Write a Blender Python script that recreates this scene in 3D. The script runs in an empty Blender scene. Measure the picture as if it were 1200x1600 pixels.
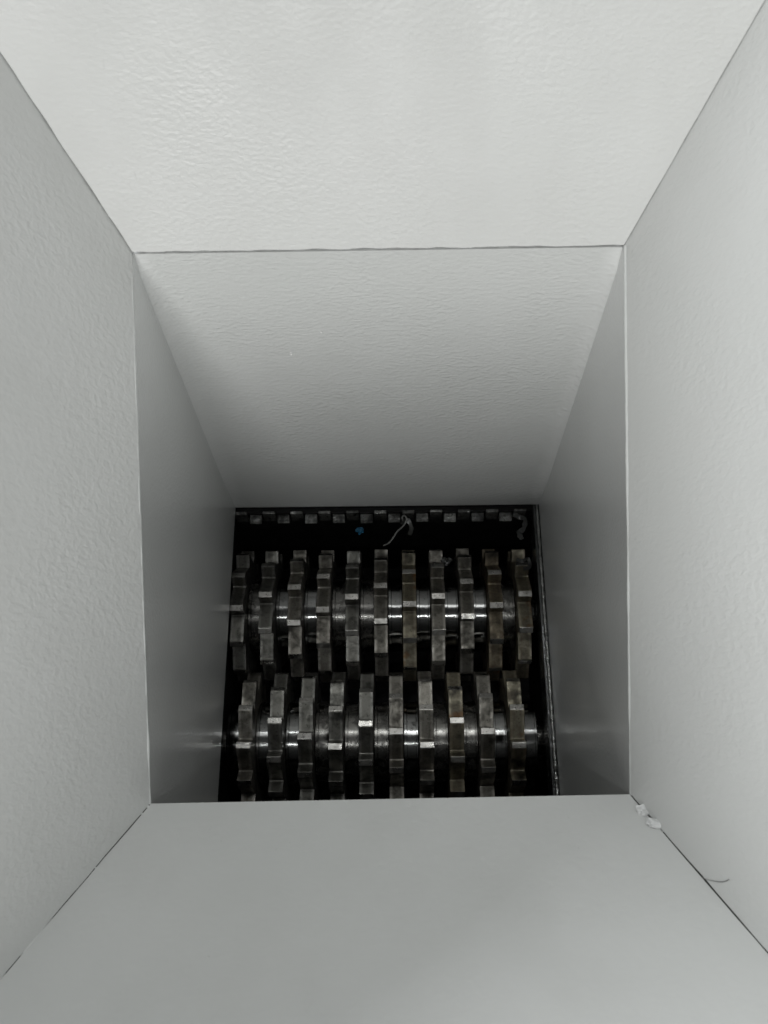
import bpy, bmesh, math, random
from mathutils import Vector, Matrix, noise
random.seed(7)
scene = bpy.context.scene
COL = scene.collection

# ------------------------------------------------------------------ camera
cam = bpy.data.objects.new('camera', bpy.data.cameras.new('camera'))
COL.objects.link(cam)
Rv = Vector((0.99984057, -0.00399718, -0.01740301))
Uv = Vector((0.01049368, 0.92009528, 0.39155403))
Fv = Vector((-0.01444732, 0.39167422, -0.91999053))
m = Matrix((Rv, Uv, -Fv)).transposed().to_4x4()
m.translation = Vector((0.01646669, -0.57221737, 1.32116272))
cam.matrix_world = m
cam.data.sensor_fit = 'HORIZONTAL'
cam.data.sensor_width = 36.0
cam.data.lens = 36.0 * 1516.8 / 1200.0
cam.data.clip_start = 0.01
cam.data.clip_end = 200
cam.data.dof.use_dof = True
cam.data.dof.focus_distance = 1.15
cam.data.dof.aperture_fstop = 16
scene.camera = cam

# ------------------------------------------------------------------ world
world = bpy.data.worlds.new('World')
scene.world = world
world.use_nodes = True
bg = world.node_tree.nodes['Background']
bg.inputs['Color'].default_value = (0.98, 1.0, 0.99, 1)
bg.inputs['Strength'].default_value = 0.06

# ------------------------------------------------------------------ lamps
def area(name, loc, target, sx, sy, power, col=(1, 1, 1)):
    l = bpy.data.lights.new(name, 'AREA')
    l.shape = 'RECTANGLE'; l.size = sx; l.size_y = sy; l.energy = power; l.color = col
    o = bpy.data.objects.new(name, l); COL.objects.link(o)
    o.location = loc
    d = Vector(target) - Vector(loc)
    o.rotation_euler = d.to_track_quat('-Z', 'Y').to_euler()
    return o
area('front_lamp', (-0.35, -2.9, 1.72), (0, -0.1, 0.6), 1.3, 1.2, 60, (1.0, 0.995, 0.98))
area('left_lamp', (-1.9, 0.50, 1.80), (0.15, -0.45, 0.5), 0.7, 0.6, 42, (0.97, 0.99, 1.0))
area('overhead_lamp', (0.25, 0.45, 3.0), (0, -0.2, 0.0), 0.9, 0.5, 6, (0.98, 1.0, 1.0))
area('tube_lamp', (0.0, -0.82, 1.65), (0, -0.25, 0.0), 1.1, 0.011, 3.2, (0.97, 1.0, 1.0))
area('tube_lamp', (0.0, 0.69, 2.9), (0, -0.3, 0.0), 1.5, 0.035, 6.0, (0.96, 1.0, 1.0))

scene.view_settings.view_transform = 'Standard'
scene.view_settings.look = 'None'
scene.view_settings.exposure = 0.0
scene.view_settings.gamma = 1.0
scene.view_settings.use_curve_mapping = False
scene.cycles.use_denoising = True
scene.cycles.max_bounces = 10
scene.cycles.diffuse_bounces = 6
scene.cycles.glossy_bounces = 6
scene.cycles.caustics_reflective = False

# ------------------------------------------------------------------ materials
def nodes_of(name):
    mt = bpy.data.materials.new(name); mt.use_nodes = True
    nt = mt.node_tree
    return mt, nt, nt.nodes['Principled BSDF']

def noise_node(nt, scale, detail=2.0, rough=0.5, dist=0.0, stretch=None):
    tc = nt.nodes.new('ShaderNodeTexCoord')
    n = nt.nodes.new('ShaderNodeTexNoise')
    n.inputs['Scale'].default_value = scale
    n.inputs['Detail'].default_value = detail
    n.inputs['Roughness'].default_value = rough
    n.inputs['Distortion'].default_value = dist
    if stretch:
        mp = nt.nodes.new('ShaderNodeMapping')
        mp.inputs['Scale'].default_value = stretch
        nt.links.new(tc.outputs['Object'], mp.inputs['Vector'])
        nt.links.new(mp.outputs['Vector'], n.inputs['Vector'])
    else:
        nt.links.new(tc.outputs['Object'], n.inputs['Vector'])
    return n

def ramp(nt, src, p0, p1, c0=(0, 0, 0, 1), c1=(1, 1, 1, 1)):
    r = nt.nodes.new('ShaderNodeValToRGB')
    r.color_ramp.elements[0].position = p0; r.color_ramp.elements[1].position = p1
    r.color_ramp.elements[0].color = c0; r.color_ramp.elements[1].color = c1
    nt.links.new(src, r.inputs['Fac'])
    return r

def mix(nt, fac, a, b, typ='MIX'):
    mx = nt.nodes.new('ShaderNodeMix'); mx.data_type = 'RGBA'; mx.blend_type = typ
    if isinstance(fac, float): mx.inputs[0].default_value = fac
    else: nt.links.new(fac, mx.inputs[0])
    for s, v in ((6, a), (7, b)):
        if isinstance(v, tuple): mx.inputs[s].default_value = v
        else: nt.links.new(v, mx.inputs[s])
    return mx.outputs[2]

def paint(name, base, rough, peel, wave, scale=170, coat=0.35, coat_rough=0.25, stretch=None, worn=1.0):
    """light grey powder coat with an orange-peel skin"""
    mt, nt, p = nodes_of(name)
    big = noise_node(nt, 5, 3)
    c = mix(nt, ramp(nt, big.outputs['Fac'], 0.3, 0.7).outputs['Color'],
            (base[0]*0.965, base[1]*0.97, base[2]*0.965, 1), (base[0]*1.02, base[1]*1.02, base[2]*1.02, 1))
    speck = noise_node(nt, 60, 4, 0.7)
    c = mix(nt, ramp(nt, speck.outputs['Fac'], 0.745, 0.80).outputs['Color'], c, (base[0]*0.8, base[1]*0.8, base[2]*0.78, 1))
    smear = noise_node(nt, 14, 2, 0.5, 0.0, (1, 1, 0.3))
    if worn: c = mix(nt, ramp(nt, smear.outputs['Fac'], 0.45, 0.85).outputs['Color'], c, (base[0]*0.955, base[1]*0.955, base[2]*0.95, 1))
    scr = noise_node(nt, 240, 2, 0.5, 0.0, (1, 0.6, 0.035))
    scm = nt.nodes.new('ShaderNodeMath'); scm.operation = 'MULTIPLY'
    nt.links.new(ramp(nt, scr.outputs['Fac'], 0.71, 0.80, (0, 0, 0, 1), (0.45*worn,)*3 + (1,)).outputs['Color'], scm.inputs[0])
    nt.links.new(ramp(nt, noise_node(nt, 9, 2).outputs['Fac'], 0.52, 0.66).outputs['Color'], scm.inputs[1])
    c = mix(nt, scm.outputs[0], c, (base[0]*0.72, base[1]*0.72, base[2]*0.71, 1))
    nt.links.new(c, p.inputs['Base Color'])
    rg = ramp(nt, smear.outputs['Fac'], 0.35, 0.7, (rough*0.8,)*3 + (1,), (min(1, rough*1.45),)*3 + (1,))
    p.inputs['Roughness'].default_value = rough
    if worn: nt.links.new(rg.outputs['Color'], p.inputs['Roughness'])
    p.inputs['Coat Weight'].default_value = coat
    p.inputs['Coat Roughness'].default_value = coat_rough
    fine = noise_node(nt, scale, 1.0, 0.4, 0.25, stretch)
    # patches where the peel is strong and where it flattened out
    patch = ramp(nt, noise_node(nt, 7, 2).outputs['Fac'], 0.32, 0.62, (0.4, 0.4, 0.4, 1), (1, 1, 1, 1))
    mul = nt.nodes.new('ShaderNodeMath'); mul.operation = 'MULTIPLY'
    nt.links.new(fine.outputs['Fac'], mul.inputs[0]); nt.links.new(patch.outputs['Color'], mul.inputs[1])
    b1 = nt.nodes.new('ShaderNodeBump'); b1.inputs['Strength'].default_value = 1.0
    b1.inputs['Distance'].default_value = peel
    nt.links.new(mul.outputs[0], b1.inputs['Height'])
    b2 = nt.nodes.new('ShaderNodeBump'); b2.inputs['Strength'].default_value = 1.0
    b2.inputs['Distance'].default_value = wave
    nt.links.new(noise_node(nt, 22, 2).outputs['Fac'], b2.inputs['Height'])
    nt.links.new(b1.outputs['Normal'], b2.inputs['Normal'])
    nt.links.new(b2.outputs['Normal'], p.inputs['Normal'])
    nt.links.new(b2.outputs['Normal'], p.inputs['Coat Normal'])
    return mt

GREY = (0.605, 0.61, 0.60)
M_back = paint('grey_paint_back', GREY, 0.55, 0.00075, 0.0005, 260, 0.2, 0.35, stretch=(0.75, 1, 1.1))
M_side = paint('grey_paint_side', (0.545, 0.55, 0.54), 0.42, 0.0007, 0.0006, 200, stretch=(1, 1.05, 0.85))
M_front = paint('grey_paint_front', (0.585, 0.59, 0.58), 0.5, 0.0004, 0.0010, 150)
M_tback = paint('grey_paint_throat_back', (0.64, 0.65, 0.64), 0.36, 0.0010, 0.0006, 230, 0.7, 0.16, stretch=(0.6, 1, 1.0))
M_tside = paint('grey_paint_throat_side', (0.66, 0.665, 0.66), 0.28, 0.0005, 0.0004, 300, 0.6, 0.15, worn=0.0)
M_lump = paint('paint_lump', (0.60, 0.605, 0.60), 0.35, 0.0004, 0.0004, 200)
M_bead = paint('grey_paint_bead', (0.58, 0.59, 0.58), 0.35, 0.0008, 0.0004, 260)

def paint_light_in_bends(mt):  # bright corner bands put into the base colour, paler towards both side bends
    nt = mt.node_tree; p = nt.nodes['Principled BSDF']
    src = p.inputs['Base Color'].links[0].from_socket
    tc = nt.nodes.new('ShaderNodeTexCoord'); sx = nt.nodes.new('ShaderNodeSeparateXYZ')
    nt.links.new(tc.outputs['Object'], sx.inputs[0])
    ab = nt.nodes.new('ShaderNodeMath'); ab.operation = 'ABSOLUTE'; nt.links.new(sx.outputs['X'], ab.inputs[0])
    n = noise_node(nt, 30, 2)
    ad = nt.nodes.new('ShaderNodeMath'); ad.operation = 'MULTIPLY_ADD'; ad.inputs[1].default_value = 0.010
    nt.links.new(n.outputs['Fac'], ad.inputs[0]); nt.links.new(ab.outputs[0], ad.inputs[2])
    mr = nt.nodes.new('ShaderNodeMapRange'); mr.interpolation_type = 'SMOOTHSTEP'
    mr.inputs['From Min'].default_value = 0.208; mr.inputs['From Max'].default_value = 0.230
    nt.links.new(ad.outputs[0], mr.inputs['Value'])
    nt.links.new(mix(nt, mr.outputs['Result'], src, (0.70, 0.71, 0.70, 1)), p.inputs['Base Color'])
paint_light_in_bends(M_tback)

def steel(name, metal, dust, dust_amt, rough, rust=0.0, grime=0.5, rvar=0.3, wear=0.0):
    mt, nt, p = nodes_of(name)
    oi = nt.nodes.new('ShaderNodeObjectInfo')
    n1 = noise_node(nt, 70, 6, 0.65, 0.4)
    n2 = noise_node(nt, 320, 4, 0.7)
    n3 = noise_node(nt, 28, 3, 0.6)
    # shift the noise per object so that no two discs wear alike
    for n in (n1, n3):
        n.noise_dimensions = '4D'
        ml = nt.nodes.new('ShaderNodeMath'); ml.operation = 'MULTIPLY'; ml.inputs[1].default_value = 37.0
        nt.links.new(oi.outputs['Random'], ml.inputs[0]); nt.links.new(ml.outputs[0], n.inputs['W'])
    lo, hi = 0.62 - 0.35*dust_amt, 0.80 - 0.30*dust_amt
    fd = ramp(nt, n1.outputs['Fac'], lo, hi).outputs['Color']
    c = mix(nt, fd, (*metal, 1), (*dust, 1))
    if rust > 0:
        fr = ramp(nt, n3.outputs['Fac'], 0.66 - 0.22*rust, 0.74 - 0.2*rust).outputs['Color']
        c = mix(nt, fr, c, (0.17, 0.085, 0.03, 1))
    fs = ramp(nt, n2.outputs['Fac'], 0.60, 0.70).outputs['Color']
    c = mix(nt, fs, c, (0.012, 0.011, 0.009, 1))
    gr = ramp(nt, n3.outputs['Fac'], 0.30, 0.30 + 0.3*grime + 0.02, (0.10, 0.10, 0.095, 1), (1, 1, 1, 1))
    c = mix(nt, 1.0, c, gr.outputs['Color'], 'MULTIPLY')
    if wear:
        tc = nt.nodes.new('ShaderNodeTexCoord'); sx = nt.nodes.new('ShaderNodeSeparateXYZ')
        nt.links.new(tc.outputs['Object'], sx.inputs[0])
        ab = nt.nodes.new('ShaderNodeMath'); ab.operation = 'ABSOLUTE'; nt.links.new(sx.outputs['X'], ab.inputs[0])
        sc_ = nt.nodes.new('ShaderNodeMath'); sc_.operation = 'MULTIPLY_ADD'; sc_.inputs[1].default_value = 100.0
        nt.links.new(ab.outputs[0], sc_.inputs[0])
        jn = nt.nodes.new('ShaderNodeMath'); jn.operation = 'MULTIPLY'; jn.inputs[1].default_value = 0.5
        nt.links.new(n1.outputs['Fac'], jn.inputs[0]); nt.links.new(jn.outputs[0], sc_.inputs[2])
        fw = ramp(nt, sc_.outputs[0], 0.75, 1.25, (0.68, 0.68, 0.66, 1), (1.0+wear, 1.0+wear, 1.0+wear, 1))
        c = mix(nt, 1.0, c, fw.outputs['Color'], 'MULTIPLY')
    nt.links.new(c, p.inputs['Base Color'])
    inv = ramp(nt, n1.outputs['Fac'], lo, hi, (1, 1, 1, 1), (0.15, 0.15, 0.15, 1))
    nt.links.new(inv.outputs['Color'], p.inputs['Metallic'])
    rr = ramp(nt, n1.outputs['Fac'], 0.35, 0.7, (rough, rough, rough, 1), (min(1, rough+rvar),)*3 + (1,))
    nt.links.new(rr.outputs['Color'], p.inputs['Roughness'])
    b = nt.nodes.new('ShaderNodeBump'); b.inputs['Distance'].default_value = 0.0004 if rough > 0.3 else 0.00008
    b.inputs['Strength'].default_value = 0.6
    nt.links.new(n2.outputs['Fac'], b.inputs['Height']); nt.links.new(b.outputs['Normal'], p.inputs['Normal'])
    return mt

M_disc = [steel('cutter_steel_dark', (0.21, 0.205, 0.19), (0.03, 0.028, 0.022), 0.35, 0.34, wear=0.15),
          steel('cutter_steel_dusty', (0.27, 0.255, 0.23), (0.065, 0.057, 0.044), 0.5, 0.36, wear=0.2),
          steel('cutter_steel_tan', (0.32, 0.295, 0.23), (0.13, 0.108, 0.074), 0.7, 0.38, 0.25, wear=0.15),
          steel('cutter_steel_rusty', (0.28, 0.24, 0.18), (0.09, 0.066, 0.04), 0.6, 0.42, 0.42, wear=0.1)]
M_tip = steel('worn_tip_steel', (0.34, 0.33, 0.31), (0.12, 0.11, 0.09), 0.25, 0.22, 0.0, 0.2, 0.2)
M_collar = steel('collar_steel', (0.22, 0.22, 0.215), (0.03, 0.028, 0.022), 0.05, 0.085, 0.0, 0.15, 0.08)
M_collar_dirty = steel('collar_steel_dirty', (0.17, 0.165, 0.155), (0.03, 0.027, 0.022), 0.4, 0.17, 0.0, 0.4, 0.2)
M_comb = steel('comb_steel', (0.50, 0.50, 0.48), (0.03, 0.03, 0.03), 0.6, 0.24, 0, 1.0, 0.3)
for nd in M_comb.node_tree.nodes:
    if nd.type == 'BUMP': nd.inputs['Distance'].default_value = 0.0012; nd.inputs['Strength'].default_value = 1.0

def plain(name, c, rough, metallic=0.0, bump=0.0, bscale=200, coat=0.0):
    mt, nt, p = nodes_of(name)
    n = noise_node(nt, bscale*0.3, 4, 0.6)
    cc = mix(nt, ramp(nt, n.outputs['Fac'], 0.35, 0.7).outputs['Color'], (c[0]*0.6, c[1]*0.6, c[2]*0.6, 1), (c[0]*1.2, c[1]*1.2, c[2]*1.2, 1))
    nt.links.new(cc, p.inputs['Base Color'])
    p.inputs['Roughness'].default_value = rough; p.inputs['Metallic'].default_value = metallic
    p.inputs['Coat Weight'].default_value = coat; p.inputs['Coat Roughness'].default_value = 0.1
    if bump:
        b = nt.nodes.new('ShaderNodeBump'); b.inputs['Distance'].default_value = bump
        nt.links.new(noise_node(nt, bscale, 3).outputs['Fac'], b.inputs['Height'])
        nt.links.new(b.outputs['Normal'], p.inputs['Normal'])
        nt.links.new(b.outputs['Normal'], p.inputs['Coat Normal'])
    return mt
M_black = plain('oily_black_steel', (0.012, 0.012, 0.012), 0.45, 0, 0.001, 120)
M_liner = plain('black_liner', (0.03, 0.032, 0.032), 0.25, 0, 0.0006, 90, 0.6)
M_seal = plain('wet_scraped_edge', (0.30, 0.30, 0.29), 0.16, 0.85, 0.002, 160, 0.6)
M_joint = plain('dark_joint', (0.09, 0.09, 0.085), 0.8)
M_blue = plain('blue_plastic', (0.02, 0.16, 0.30), 0.4)
M_film = plain('grey_film', (0.05, 0.05, 0.048), 0.22, 0, 0, 200, 0.6)
M_strand = plain('grey_strand', (0.36, 0.36, 0.34), 0.4)
M_white = plain('white_chip', (0.85, 0.85, 0.84), 0.3)

# ------------------------------------------------------------------ helpers
def obj(name, bm, mat, parent=None, smooth=False, bevel=0.0):
    bmesh.ops.recalc_face_normals(bm, faces=bm.faces)
    if smooth:
        for e in bm.edges:
            if len(e.link_faces) == 2 and e.calc_face_angle(0) > math.radians(40): e.smooth = False
    me = bpy.data.meshes.new(name); bm.to_mesh(me); bm.free()
    me.materials.append(mat)
    if smooth:
        for p in me.polygons: p.use_smooth = True
    o = bpy.data.objects.new(name, me); COL.objects.link(o)
    if parent: o.parent = parent
    if bevel:
        md = o.modifiers.new('bevel', 'BEVEL'); md.width = bevel; md.segments = 2; md.limit_method = 'ANGLE'
        md.angle_limit = math.radians(35)
    return o
def tag(o, label, cat, group=None):
    o['label'] = label; o['category'] = cat
    if group: o['group'] = group
    return o
def empty(name, loc, label, cat, group=None):
    o = bpy.data.objects.new(name, None); COL.objects.link(o); o.location = loc
    o.empty_display_size = 0.05
    return tag(o, label, cat, group)
def box(bm, x0, x1, y0, y1, z0, z1):
    vs = [bm.verts.new((x, y, z)) for z in (z0, z1) for x, y in ((x0, y0), (x1, y0), (x1, y1), (x0, y1))]
    for f in ((0, 3, 2, 1), (4, 5, 6, 7), (0, 1, 5, 4), (1, 2, 6, 5), (2, 3, 7, 6), (3, 0, 4, 7)):
        bm.faces.new([vs[i] for i in f])
def tube(bm, pts, radius, n=8, jitter=0.0):
    rings = []
    for i, p in enumerate(pts):
        p = Vector(p)
        a = Vector(pts[max(i-1, 0)]); b = Vector(pts[min(i+1, len(pts)-1)])
        d = (b - a).normalized()
        u = d.cross(Vector((0.13, 0.2, 0.97))); u.normalize(); v = d.cross(u)
        r = radius[i] if isinstance(radius, (list, tuple)) else radius
        ring = []
        for k in range(n):
            t = 2*math.pi*k/n
            rr = r*(1 + jitter*noise.noise(p*300 + Vector((k*0.7, 0, 0))))
            ring.append(bm.verts.new(p + u*math.cos(t)*rr + v*math.sin(t)*rr))
        rings.append(ring)
    for r0, r1 in zip(rings, rings[1:]):
        for k in range(n):
            bm.faces.new((r0[k], r0[(k+1) % n], r1[(k+1) % n], r1[k]))
    bm.faces.new(rings[0][::-1]); bm.faces.new(rings[-1])
def blob(bm, c, rx, ry, rz, seed, amp=0.4, sub=3):
    r = bmesh.ops.create_icosphere(bm, subdivisions=sub, radius=1.0)
    for v in r['verts']:
        s = 1 + amp*noise.noise(v.co*1.6 + Vector((seed*3.7, seed, 0)))
        v.co = Vector((v.co.x*rx*s, v.co.y*ry*s, v.co.z*rz*s)) + Vector(c)

def panel(name, A, B, Cc, D, mat, parent, thick=0.003, nx=60, ny=60, gapL=0.0, gapR=0.0, warp=0.0004, seed=0, wob0=0.0):
    """sheet between A-B (bottom edge) and D-C (top edge); the thickness goes away from the inside;
    gapL/gapR leave an uneven open joint along A-D and B-C; wob0 makes the bottom edge ragged"""
    A, B, Cc, D = map(Vector, (A, B, Cc, D))
    nrm = (B - A).cross(D - A).normalized()
    bm = bmesh.new(); front = []; back = []
    for j in range(ny+1):
        v = j/ny; fr = []; bk = []
        L = A.lerp(D, v); R = B.lerp(Cc, v); w = (R - L).length; e = (R - L).normalized()
        gl = gapL*max(0.3, 0.75 + 0.9*noise.noise(L*38 + Vector((seed, 0, 0)))) if gapL else 0
        gr = gapR*max(0.3, 0.75 + 0.9*noise.noise(R*38 + Vector((seed+9, 0, 0)))) if gapR else 0
        for i in range(nx+1):
            u = i/nx
            p = L + e*(gl + (w - gl - gr)*u)
            if j == 0 and wob0:
                p = p + (D - A).normalized()*wob0*(noise.noise(p*45 + Vector((seed, 3, 0))) + 0.4*noise.noise(p*160))
            q = nrm*warp*noise.noise(p*9 + Vector((0, seed, 0)))*min(1, 8*u, 8*(1-u), 8*v)
            fr.append(bm.verts.new(p + q)); bk.append(bm.verts.new(p - nrm*thick))
        front.append(fr); back.append(bk)
    for j in range(ny):
        for i in range(nx):
            bm.faces.new((front[j][i], front[j][i+1], front[j+1][i+1], front[j+1][i]))
            bm.faces.new((back[j][i], back[j+1][i], back[j+1][i+1], back[j][i+1]))
    for i in range(nx):
        bm.faces.new((front[0][i], back[0][i], back[0][i+1], front[0][i+1]))
        bm.faces.new((front[ny][i], front[ny][i+1], back[ny][i+1], back[ny][i]))
    for j in range(ny):
        bm.faces.new((front[j][0], front[j+1][0], back[j+1][0], back[j][0]))
        bm.faces.new((front[j][nx], back[j][nx], back[j+1][nx], front[j+1][nx]))
    return obj(name, bm, mat, parent)

# ------------------------------------------------------------------ feed hopper
W = 0.225; YF = -0.4635
hop = empty('feed_hopper', (0, -0.23, 0), 'pale grey painted sheet metal hopper with flared mouth and straight throat above the cutters', 'hopper')
hop_inv = Matrix.Translation((0, 0.23, 0))
BL = Vector((-W, 0, 0.6)); BR = Vector((W, 0, 0.6)); FL = Vector((-W, YF, 0.355)); FR = Vector((W, YF, 0.404))
K = 2.6
BL2 = BL + K*Vector((-0.066, 0.060, 0.171)); BR2 = BR + K*Vector((0.067, 0.065, 0.186))
FL2 = FL + 3.4*Vector((-0.084, -0.1475, 0.101)); FR2 = FR + 3.4*Vector((0.068, -0.1295, 0.106))

OFF = Vector((0, -0.0035, 0))           # the flared back sheet laps in front of the throat sheet
parts = []
o = panel('back_panel', BL + OFF, BR + OFF, BR2 + OFF, BL2 + OFF, M_back, None, 0.003, 100, 60, 0.0010, 0.0005, seed=1, wob0=0.0012); parts.append(o)
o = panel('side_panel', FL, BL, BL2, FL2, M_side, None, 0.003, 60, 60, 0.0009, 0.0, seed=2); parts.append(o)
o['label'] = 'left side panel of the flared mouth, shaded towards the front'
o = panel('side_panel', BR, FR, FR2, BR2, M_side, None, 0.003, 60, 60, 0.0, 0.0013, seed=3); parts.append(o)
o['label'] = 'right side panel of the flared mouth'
o = panel('front_panel', FR, FL, FL2, FR2, M_front, None, 0.003, 60, 60, 0.0008, 0.0007, seed=4); parts.append(o)

# throat
def throat_back():
    bm = bmesh.new()
    # section in plan: flat sheet that curls forward a little at both corners
    sec = []
    r = 0.032
    for k in range(9):
        a = math.radians(62*(1 - k/8))
        sec.append((-W + 0.0005 + r*(math.sin(math.radians(34)) - math.sin(a)), -r*(1 - math.cos(a))))
    x0 = sec[-1][0]
    for k in range(1, 30): sec.append((x0 + (-2*x0)*k/30, 0.0))
    sec += [(-x, y) for x, y in reversed(sec[:9])]
    zs = [0.0, 0.006] + [0.02 + 0.5725*i/40 for i in range(41)]
    g = []
    for z in zs:
        f = min(1.0, z/0.10, max(0.05, (0.5925-z)/0.03))             # the curl fades out at the bottom
        g.append([(bm.verts.new((x, y*f, z)), bm.verts.new((x, y*f + 0.003, z))) for x, y in sec])
    n = len(sec)
    for j in range(len(zs)-1):
        for i in range(n-1):
            bm.faces.new((g[j][i][0], g[j][i+1][0], g[j+1][i+1][0], g[j+1][i][0]))
            bm.faces.new((g[j][i][1], g[j+1][i][1], g[j+1][i+1][1], g[j][i+1][1]))
    for i in range(n-1):
        bm.faces.new((g[0][i][0], g[0][i][1], g[0][i+1][1], g[0][i+1][0]))
        bm.faces.new((g[-1][i][0], g[-1][i+1][0], g[-1][i+1][1], g[-1][i][1]))
    for i, s in ((0, 1), (n-1, -1)):
        for j in range(len(zs)-1):
            bm.faces.new((g[j][i][0], g[j+1][i][0], g[j+1][i][1], g[j][i][1]))
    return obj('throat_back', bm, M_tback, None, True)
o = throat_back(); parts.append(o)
e = 0.0015
parts.append(panel('throat_side', (-W, YF, 0), (-W, 0, 0), (-W, 0, 0.598), (-W, YF, 0.353), M_tside, None, 0.003, 30, 30, seed=5))
parts.append(panel('throat_side', (W, 0, 0), (W, YF, 0), (W, YF, 0.402), (W, 0, 0.598), M_tside, None, 0.003, 30, 30, seed=6))
parts.append(panel('throat_front', (W, YF-0.0005, 0), (-W, YF-0.0005, 0), (-W, YF-0.0005, 0.352), (W, YF-0.0005, 0.401), M_black, None, 0.003, 20, 20, seed=7))

bm = bmesh.new(); box(bm, -W+0.001, W-0.001, 0.0042, 0.012, 0.575, 0.612); parts.append(obj('lap_strip', bm, M_joint, None))
# rounded fold along the neck
def bead(P, Q, r, mat, name='neck_edge', seed=0, n=90, r_end=None):
    bm = bmesh.new(); pts = []; rs = []
    for i in range(n+1):
        t = i/n; p = P.lerp(Q, t)
        p = p + Vector((noise.noise(p*30 + Vector((seed, 0, 0))), noise.noise(p*30 + Vector((0, seed, 0))), 0))*0.0006
        pts.append(p)
        rr = r if r_end is None else r + (r_end - r)*t
        rs.append(rr*(1 + 0.25*noise.noise(p*60 + Vector((0, 0, seed)))))
    tube(bm, pts, rs, 10)
    o = obj(name, bm, mat, None, True); parts.append(o); return o
bead(BL + Vector((-0.0015, -0.004, -0.001)), FL + Vector((-0.0014, 0, -0.001)), 0.0008, M_bead, seed=1, r_end=0.0022)
bead(BR + Vector((0.0010, -0.004, -0.001)), FR + Vector((0.0012, 0, -0.001)), 0.0020, M_bead, seed=2)
bead(FL + Vector((0, -0.0022, -0.001)), FR + Vector((0, -0.0022, -0.001)), 0.0018, M_bead, seed=3)

# dark angle strips closing the corner joints from outside
def corner_strip(P, Q, outward, s):
    bm = bmesh.new(); d = (Q - P)
    o1 = Vector(outward).normalized()
    side = d.cross(o1).normalized()
    vs = []
    for p in (P, Q):
        for a, b in ((-1, 0.0045), (1, 0.0045), (1, 0.007), (-1, 0.007)):
            vs.append(bm.verts.new(p + side*a*0.012 + o1*b))
    for f in ((0, 1, 2, 3), (4, 7, 6, 5), (0, 4, 5, 1), (1, 5, 6, 2), (2, 6, 7, 3), (3, 7, 4, 0)):
        bm.faces.new([vs[i] for i in f])
    parts.append(obj('corner_strip', bm, M_joint, None))
corner_strip(BL, BL2, (-1, 0.9, -0.4), 1); corner_strip(BR, BR2, (1, 0.9, -0.4), 1)
corner_strip(FL, FL2, (-0.8, -0.5, -0.9), 1); corner_strip(FR, FR2, (0.8, -0.5, -0.9), 1)

# weld lumps along the joints
def seam_lumps(name, P, Q, ts, into, mat, seed):
    for i, (t, r) in enumerate(ts):
        bm = bmesh.new()
        p = P.lerp(Q, t) + Vector(into)*r*0.08
        blob(bm, p, r*0.9, r*0.6, r*0.35, seed+i, 0.6, 4)
        for v in bm.verts: v.co += (v.co - p)*0.35*noise.noise(v.co*140)
        parts.append(obj(name, bm, mat, None, True))
seam_lumps('weld_bead', FR, FR2, [(0.036, .0090), (0.066, .0095)], (-1, 0.4, 1), M_lump, 11)
seam_lumps('weld_bead', BL, BL2, [(0.05, .0012), (0.075, .0030), (0.155, .0014), (0.20, .0010), (0.30, .0016), (0.335, .0012)], (0.6, -1, 0.5), M_bead, 31)
seam_lumps('weld_bead', FL, FL2, [(0.006, .0022), (0.02, .0014), (0.12, .0010)], (1, 0.4, 1), M_bead, 51)
seam_lumps('weld_bead', BR, BR2, [(0.0, .0016), (0.19, .0012), (0.245, .0016), (0.30, .0012)], (-0.6, -1, 0.5), M_bead, 71)

# paint-filled joint: stretches of filler that break the dark line up
def filler(P, Q, spans, r, inward, seed):
    for t0, t1 in spans:
        bm = bmesh.new(); pts = []; rs = []
        n = max(6, int((t1-t0)*120))
        for i in range(n+1):
            t = t0 + (t1-t0)*i/n
            p = P.lerp(Q, t) + Vector(inward)*(-r*0.45)
            pts.append(p); rs.append(r*(0.75 + 0.5*noise.noise(p*55 + Vector((seed, 0, 0))))*min(1, 4*min(i, n-i)/n + 0.15))
        tube(bm, pts, rs, 8)
        parts.append(obj('joint_filler', bm, M_bead if seed > 3 else M_side, None, True))
filler(BR, BR2, [(0.02, 0.7)], 0.0016, (-0.6, -0.7, 0.2), 5)
filler(FL, FL2, [(0.20, 0.26), (0.285, 0.34), (0.36, 0.8)], 0.0020, (0.6, 0.5, 0.7), 2)

# folded rim at the mouth, outside the picture
def rim(P, Q, out):
    bm = bmesh.new(); o1 = Vector(out)
    vs = []
    for p in (P, Q):
        for a, b in ((0, 0.001), (0.025, 0.001), (0.025, 0.004), (0, 0.004)):
            vs.append(bm.verts.new(p + o1*a + Vector((0, 0, b))))
    for f in ((0, 1, 2, 3), (4, 7, 6, 5), (0, 4, 5, 1), (1, 5, 6, 2), (2, 6, 7, 3), (3, 7, 4, 0)):
        bm.faces.new([vs[i] for i in f])
    parts.append(obj('rim_flange', bm, M_side, None))
rim(BL2, BR2, (0, 1, 0)); rim(FL2, FR2, (0, -1, 0)); rim(BL2, FL2, (-1, 0, 0)); rim(BR2, FR2, (1, 0, 0))
for o in parts:
    o.parent = hop; o.matrix_parent_inverse = hop_inv

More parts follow.
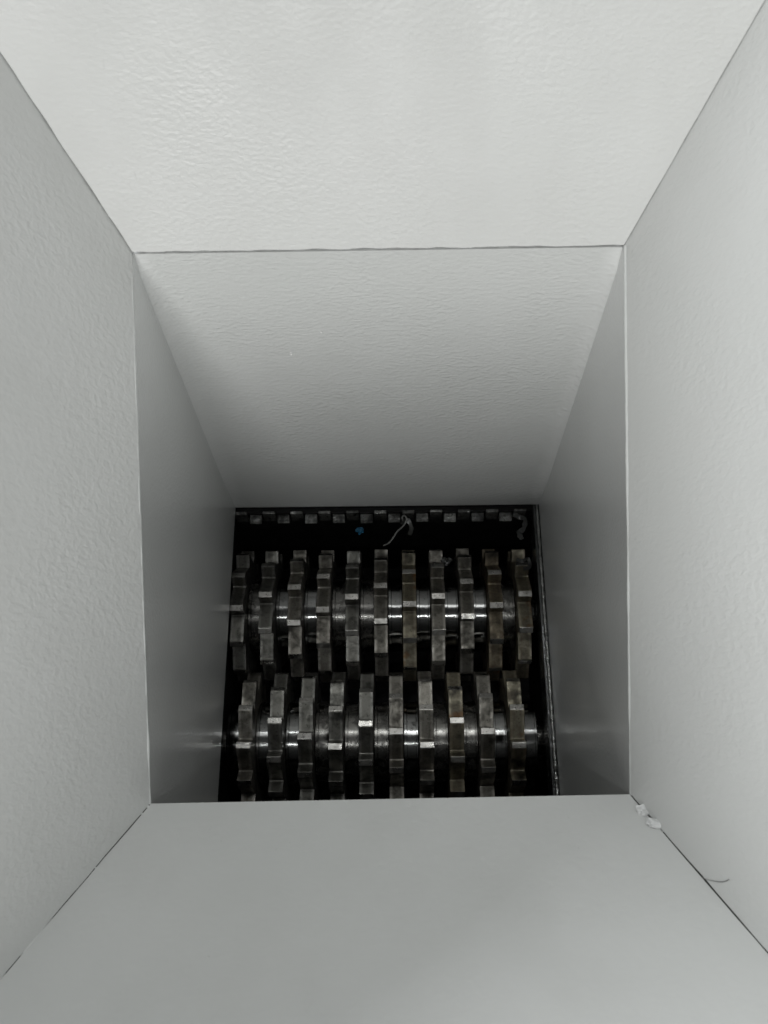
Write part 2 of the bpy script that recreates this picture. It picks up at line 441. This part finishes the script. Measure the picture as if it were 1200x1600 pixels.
# ------------------------------------------------------------------ cutting chamber
ch = empty('cutting_chamber', (0, -0.23, -0.30), 'black oily steel box that holds the two rows of cutters under the throat', 'shredder chamber')
ch_inv = Matrix.Translation((0, 0.23, 0.30))
cp = []
def cbox(name, mat, *a, bevel=0.0):
    bm = bmesh.new(); box(bm, *a); o = obj(name, bm, mat, None, bevel=bevel); cp.append(o); return o
YF2 = -0.50
cbox('side_wall', M_black, -W-0.035, -W-0.012, YF2, 0.02, -0.28, -0.001)
cbox('side_wall', M_black, W+0.006, W+0.030, YF2, 0.02, -0.28, -0.001)
cbox('back_wall', M_black, -W-0.012, W+0.006, 0.0035, 0.02, -0.28, -0.001)
cbox('front_wall', M_black, -W-0.012, W+0.006, YF2, YF2+0.02, -0.28, -0.001)
cbox('top_flange', M_black, -W-0.035, -W-0.0032, YF2, 0.02, 0.0004, 0.005)
cbox('top_flange', M_black, W+0.0032, W+0.030, YF2, 0.02, 0.0004, 0.005)
cbox('top_flange', M_black, -W-0.0030, W+0.0030, YF2, YF-0.0038, 0.0004, 0.005)
cbox('top_flange', M_black, -W-0.0030, W+0.0030, 0.0033, 0.02, 0.0004, 0.005)
cbox('bottom_plate', M_black, -W-0.035, W+0.030, YF2, 0.02, -0.30, -0.2805)
cbox('liner_plate', M_liner, W-0.0085, W+0.0055, YF2+0.021, 0.003, -0.045, -0.0035, bevel=0.001)
# wet sealant bead along the right joint
bm = bmesh.new(); pts = []; rs = []
for i in range(241):
    t = i/240; y = 0.002 + (YF2+0.025)*t
    pts.append(Vector((W-0.0028+0.0008*noise.noise(Vector((0, y*70, 1))), y, -0.0022)))
    rs.append(0.0026*(1 + 0.8*noise.noise(Vector((3, y*110, 1))) + 0.3*noise.noise(Vector((3, y*400, 1)))))
tube(bm, pts, rs, 10)
o = obj('sealant_bead', bm, M_seal, None, True); cp.append(o)
# scraper comb along the back wall: short lands behind the discs, longer fingers between them
PITCH = 0.0416; X0 = -0.0100 - 5*PITCH
for o in cp:
    o.parent = ch; o.matrix_parent_inverse = ch_inv
comb = empty('scraper_comb', (0, 0, -0.08), 'dark toothed steel strip under the rear edge of the throat, bright at the tooth tips', 'scraper')
cb = []
rnd = random.Random(3)
bm = bmesh.new(); box(bm, -W, W, -0.004, 0.003, -0.10, -0.014); o = obj('comb_bar', bm, M_black, None); cb.append(o)
for k in range(11):
    x = X0 + PITCH*k
    bm = bmesh.new(); h = rnd.uniform(-0.001, 0.001)
    box(bm, x-0.009, x+0.009, -0.0085+h, -0.004, -0.035, -0.006)
    cb.append(obj('comb_land', bm, M_comb, None, bevel=0.0008))
for k in range(10):
    x = X0 + PITCH*(k+0.5)
    bm = bmesh.new(); h = rnd.uniform(-0.001, 0.001)
    prof = [(-0.004, -0.019), (-0.0125+h, -0.0195), (-0.0175+h, -0.024), (-0.007, -0.032), (-0.004, -0.045)]
    L = [bm.verts.new((x-0.0092, y, z)) for y, z in prof]; R = [bm.verts.new((x+0.0092, y, z)) for y, z in prof]
    bm.faces.new(L); bm.faces.new(R[::-1])
    for i in range(5): bm.faces.new((L[i], R[i], R[(i+1) % 5], L[(i+1) % 5]))
    cb.append(obj('comb_finger', bm, M_comb, None, bevel=0.001))
for o in cb:
    o.parent = comb; o.matrix_parent_inverse = Matrix.Translation((0, 0, 0.08))

# ------------------------------------------------------------------ cutter rotors
RT, RR, RC, NT = 0.101, 0.082, 0.058, 12
def disc_mesh(width, hook):
    """ratchet-toothed disc; hook = +1 or -1 is the way the teeth point"""
    prof = []
    for t in range(NT):
        for f, r in ((0.00, RR), (0.70, RT-0.0010), (0.73, RT), (0.89, RT), (0.955, RR+0.001)):
            a = 2*math.pi*(t + f)/NT
            prof.append((hook*a, r))
    bm = bmesh.new(); n = len(prof)
    rings = []
    for x, s in ((-width/2, 0), (width/2, 0)):
        outer = [bm.verts.new((x, r*math.cos(a), r*math.sin(a))) for a, r in prof]
        inner = [bm.verts.new((x, 0.030*math.cos(a), 0.030*math.sin(a))) for a, r in prof]
        rings.append((outer, inner))
    (o0, i0), (o1, i1) = rings
    for k in range(n):
        j = (k+1) % n
        fc = bm.faces.new((o0[k], o1[k], o1[j], o0[j]))
        if k % 5 == 2: fc.material_index = 1
        bm.faces.new((o0[k], o0[j], i0[j], i0[k]))
        bm.faces.new((o1[k], i1[k], i1[j], o1[j]))
        bm.faces.new((i0[k], i0[j], i1[j], i1[k]))
    return bm
def collar_mesh(width):
    bm = bmesh.new(); n = 96; rings = []
    for x, r in ((-width/2, 0.03), (-width/2, RC-0.001), (-width/2+0.001, RC), (-width/2+0.0045, RC), (-width/2+0.0052, RC-0.0016), (width/2-0.0035, RC-0.0016), (width/2-0.003, RC), (width/2-0.001, RC), (width/2, RC-0.001), (width/2, 0.03)):
        rings.append([bm.verts.new((x, r*math.cos(2*math.pi*k/n), r*math.sin(2*math.pi*k/n))) for k in range(n)])
    for a, b in zip(rings, rings[1:]):
        for k in range(n): bm.faces.new((a[k], a[(k+1) % n], b[(k+1) % n], b[k]))
    bmesh.ops.split_edges(bm, edges=[e for r in rings[1:-1] for e in [bm.edges.get((r[k], r[(k+1) % n])) for k in range(n)] if e])
    return bm
DW = 0.0198
def first(name, bm, mat, smooth=False, bevel=0.0):
    return obj(name, bm, mat, None, smooth, bevel)
proto = {}
def rotor(y, z, xs, collars, hook, phase0, mats, cmats, label):
    root = empty('cutter_rotor', (0, y, z), label, 'shredder rotor', 'pair of cutter rotors')
    bm = bmesh.new(); tube(bm, [(-0.255, 0, 0), (0.26, 0, 0)], 0.029, 32)
    obj('shaft', bm, M_collar_dirty, root, False)
    key = ('d', hook); rot = random.Random(int(abs(y)*1000))
    for k, x in enumerate(xs):
        if key not in proto:
            d = first('cutter_disc', disc_mesh(DW, hook), M_disc[0], False, 0.0007); d.data.materials.append(M_tip); proto[key] = d
        else:
            d = proto[key].copy(); COL.objects.link(d)
        d.parent = root; d.location = (x, 0, 0)
        d.rotation_euler = (phase0 - hook*(k % 3)*2*math.pi/NT/3 + rot.uniform(-0.04, 0.04), 0, 0)
        d.material_slots[0].link = 'OBJECT'; d.material_slots[0].material = M_disc[mats[k]]
    for k, (x, w) in enumerate(collars):
        kk = ('c', round(w, 4))
        if kk not in proto:
            d = first('spacer_collar', collar_mesh(w), M_collar, True); proto[kk] = d
        else:
            d = proto[kk].copy(); COL.objects.link(d)
        d.parent = root; d.location = (x, 0, 0)
        d.rotation_euler = (k*1.7, 0, 0)
        d.material_slots[0].link = 'OBJECT'; d.material_slots[0].material = (M_collar, M_collar_dirty)[cmats[k]]
    return root
xu = [X0 + PITCH*k for k in range(11)]
cu = [(X0 + PITCH*(k+0.5), PITCH-DW-0.0006) for k in range(10)]
xl = [X0 + PITCH*(k+0.5) for k in range(10)]
cl = [(X0 + PITCH*k, PITCH-DW-0.0006) for k in range(11)]
YU, YL, ZS = -0.134, -0.326, -0.112
rotor(YU, ZS, xu, cu, 1, 0.2810, [0, 0, 1, 1, 0, 1, 2, 1, 1, 3, 2], [1, 0, 0, 1, 1, 0, 0, 0, 0, 1],
      'rear rotor with eleven hooked cutter discs, nearest the scraper comb')
rotor(YL, ZS, xl, cl, -1, 0.1379, [1, 0, 0, 0, 0, 1, 1, 2, 1, 2], [0, 0, 0, 1, 1, 1, 0, 1, 1, 0, 0],
      'front rotor with ten hooked cutter discs and wide shiny collars, nearest the front lip')

# ------------------------------------------------------------------ scraps
def ribbon(name, pts, w, mat, label, cat, th=0.0003):
    bm = bmesh.new(); rows = []
    for i, p in enumerate(pts):
        p = Vector(p); q = Vector(pts[min(i+1, len(pts)-1)]) - Vector(pts[max(i-1, 0)])
        s = q.cross(Vector((0.2, -0.5, 1))).normalized()*w*(0.7+0.5*random.random())
        nn = q.cross(s).normalized()*th
        rows.append([bm.verts.new(p+s+nn), bm.verts.new(p-s+nn), bm.verts.new(p-s-nn), bm.verts.new(p+s-nn)])
    for a, b in zip(rows, rows[1:]):
        for k in range(4): bm.faces.new((a[k], a[(k+1) % 4], b[(k+1) % 4], b[k]))
    bm.faces.new(rows[0]); bm.faces.new(rows[-1][::-1])
    return tag(obj(name, bm, mat, None, True), label, cat)
def spline(ctrl, n=8):
    out = []
    c = [Vector(p) for p in ctrl]; c = [c[0]] + c + [c[-1]]
    for i in range(1, len(c)-2):
        for k in range(n):
            t = k/n; a, b, d, e_ = c[i-1], c[i], c[i+1], c[i+2]
            out.append(0.5*((2*b) + (d-a)*t + (2*a-5*b+4*d-e_)*t*t + (-a+3*b-3*d+e_)*t**3))
    out.append(c[-2]); return out
# a loose strand bridging from the comb to the sixth and seventh rear discs
bm = bmesh.new()
tube(bm, spline([(-0.006, -0.053, -0.026), (0.004, -0.049, -0.022), (0.015, -0.034, -0.018), (0.0245, -0.026, -0.014),
                 (0.029, -0.017, -0.010), (0.0255, -0.0115, -0.010), (0.0225, -0.015, -0.013), (0.0265, -0.022, -0.020)]), 0.0011, 6, 0.5)
tag(obj('plastic_strand', bm, M_strand, None, True), 'pale bent plastic strand hooked over the rear discs at the middle', 'strand')
def crumple(name, c, r, mat, seed, label, cat, flat=0.5, sub=3):
    bm = bmesh.new(); blob(bm, (0, 0, 0), r, r*0.8, r*flat, seed, 1.3, sub)
    for v in bm.verts:
        v.co += Vector((noise.noise(v.co*500+Vector((seed, 0, 0))), noise.noise(v.co*500+Vector((0, seed, 0))), noise.noise(v.co*500)))*r*0.5
    o = obj(name, bm, mat, None, False); o.location = c
    return tag(o, label, cat)
crumple('plastic_scrap', (-0.0405, -0.028, -0.026), 0.0052, M_blue, 4, 'small blue plastic scrap between the scraper comb and the rear discs', 'scrap')
crumple('plastic_scrap', (0.0880, -0.076, -0.035), 0.0062, M_film, 9, 'grey wedge shaped chip caught between two rear discs right of the middle', 'scrap')
ribbon('torn_film', spline([(0.188, -0.010, -0.012), (0.196, -0.016, -0.010), (0.205, -0.018, -0.014), (0.203, -0.030, -0.020), (0.196, -0.036, -0.022), (0.200, -0.046, -0.024)], 5), 0.0038, M_film,
       'crumpled clear film by the right end of the scraper comb', 'plastic film')
ribbon('torn_film', spline([(0.190, -0.078, -0.022), (0.197, -0.083, -0.016), (0.206, -0.079, -0.018), (0.2085, -0.090, -0.022), (0.199, -0.094, -0.020)], 5), 0.0028, M_film,
       'curled film shred lying on the rightmost rear disc', 'plastic film')
ribbon('torn_film', spline([(0.022, -0.022, -0.020), (0.030, -0.018, -0.012), (0.036, -0.028, -0.018), (0.033, -0.036, -0.026)], 5), 0.0032, plain('dark_film', (0.07, 0.07, 0.065), 0.25, 0, 0, 200, 0.5),
       'dark film tangled behind the pale bent strand', 'plastic film')
# a short dark fibre lying on the right panel and two white chips stuck to the throat
bm = bmesh.new()
nr = Vector((0.909, 0.163, -0.385)) * -0.0005
tube(bm, [Vector(p) + nr for p in spline([(0.2619, -0.5354, 0.4608), (0.266, -0.5388, 0.469), (0.273, -0.5413, 0.4844), (0.2765, -0.5398, 0.4934)], 6)], 0.00028, 6)
tag(obj('dark_fibre', bm, plain('dark_fibre', (0.24, 0.24, 0.235), 0.7), None, True), 'short thin dark fibre on the right panel beside the front corner joint', 'fibre')
crumple('paint_chip', (-0.0978, -0.0006, 0.420), 0.0013, M_white, 21, 'tiny white paint chip stuck to the throat back, lower and nearer the left wall', 'paint chip', 0.8, 2)
crumple('paint_chip', (-0.0619, -0.0006, 0.4612), 0.0009, M_white, 22, 'tiniest white paint chip on the throat back, higher up and nearer the middle', 'paint chip', 0.8, 2)
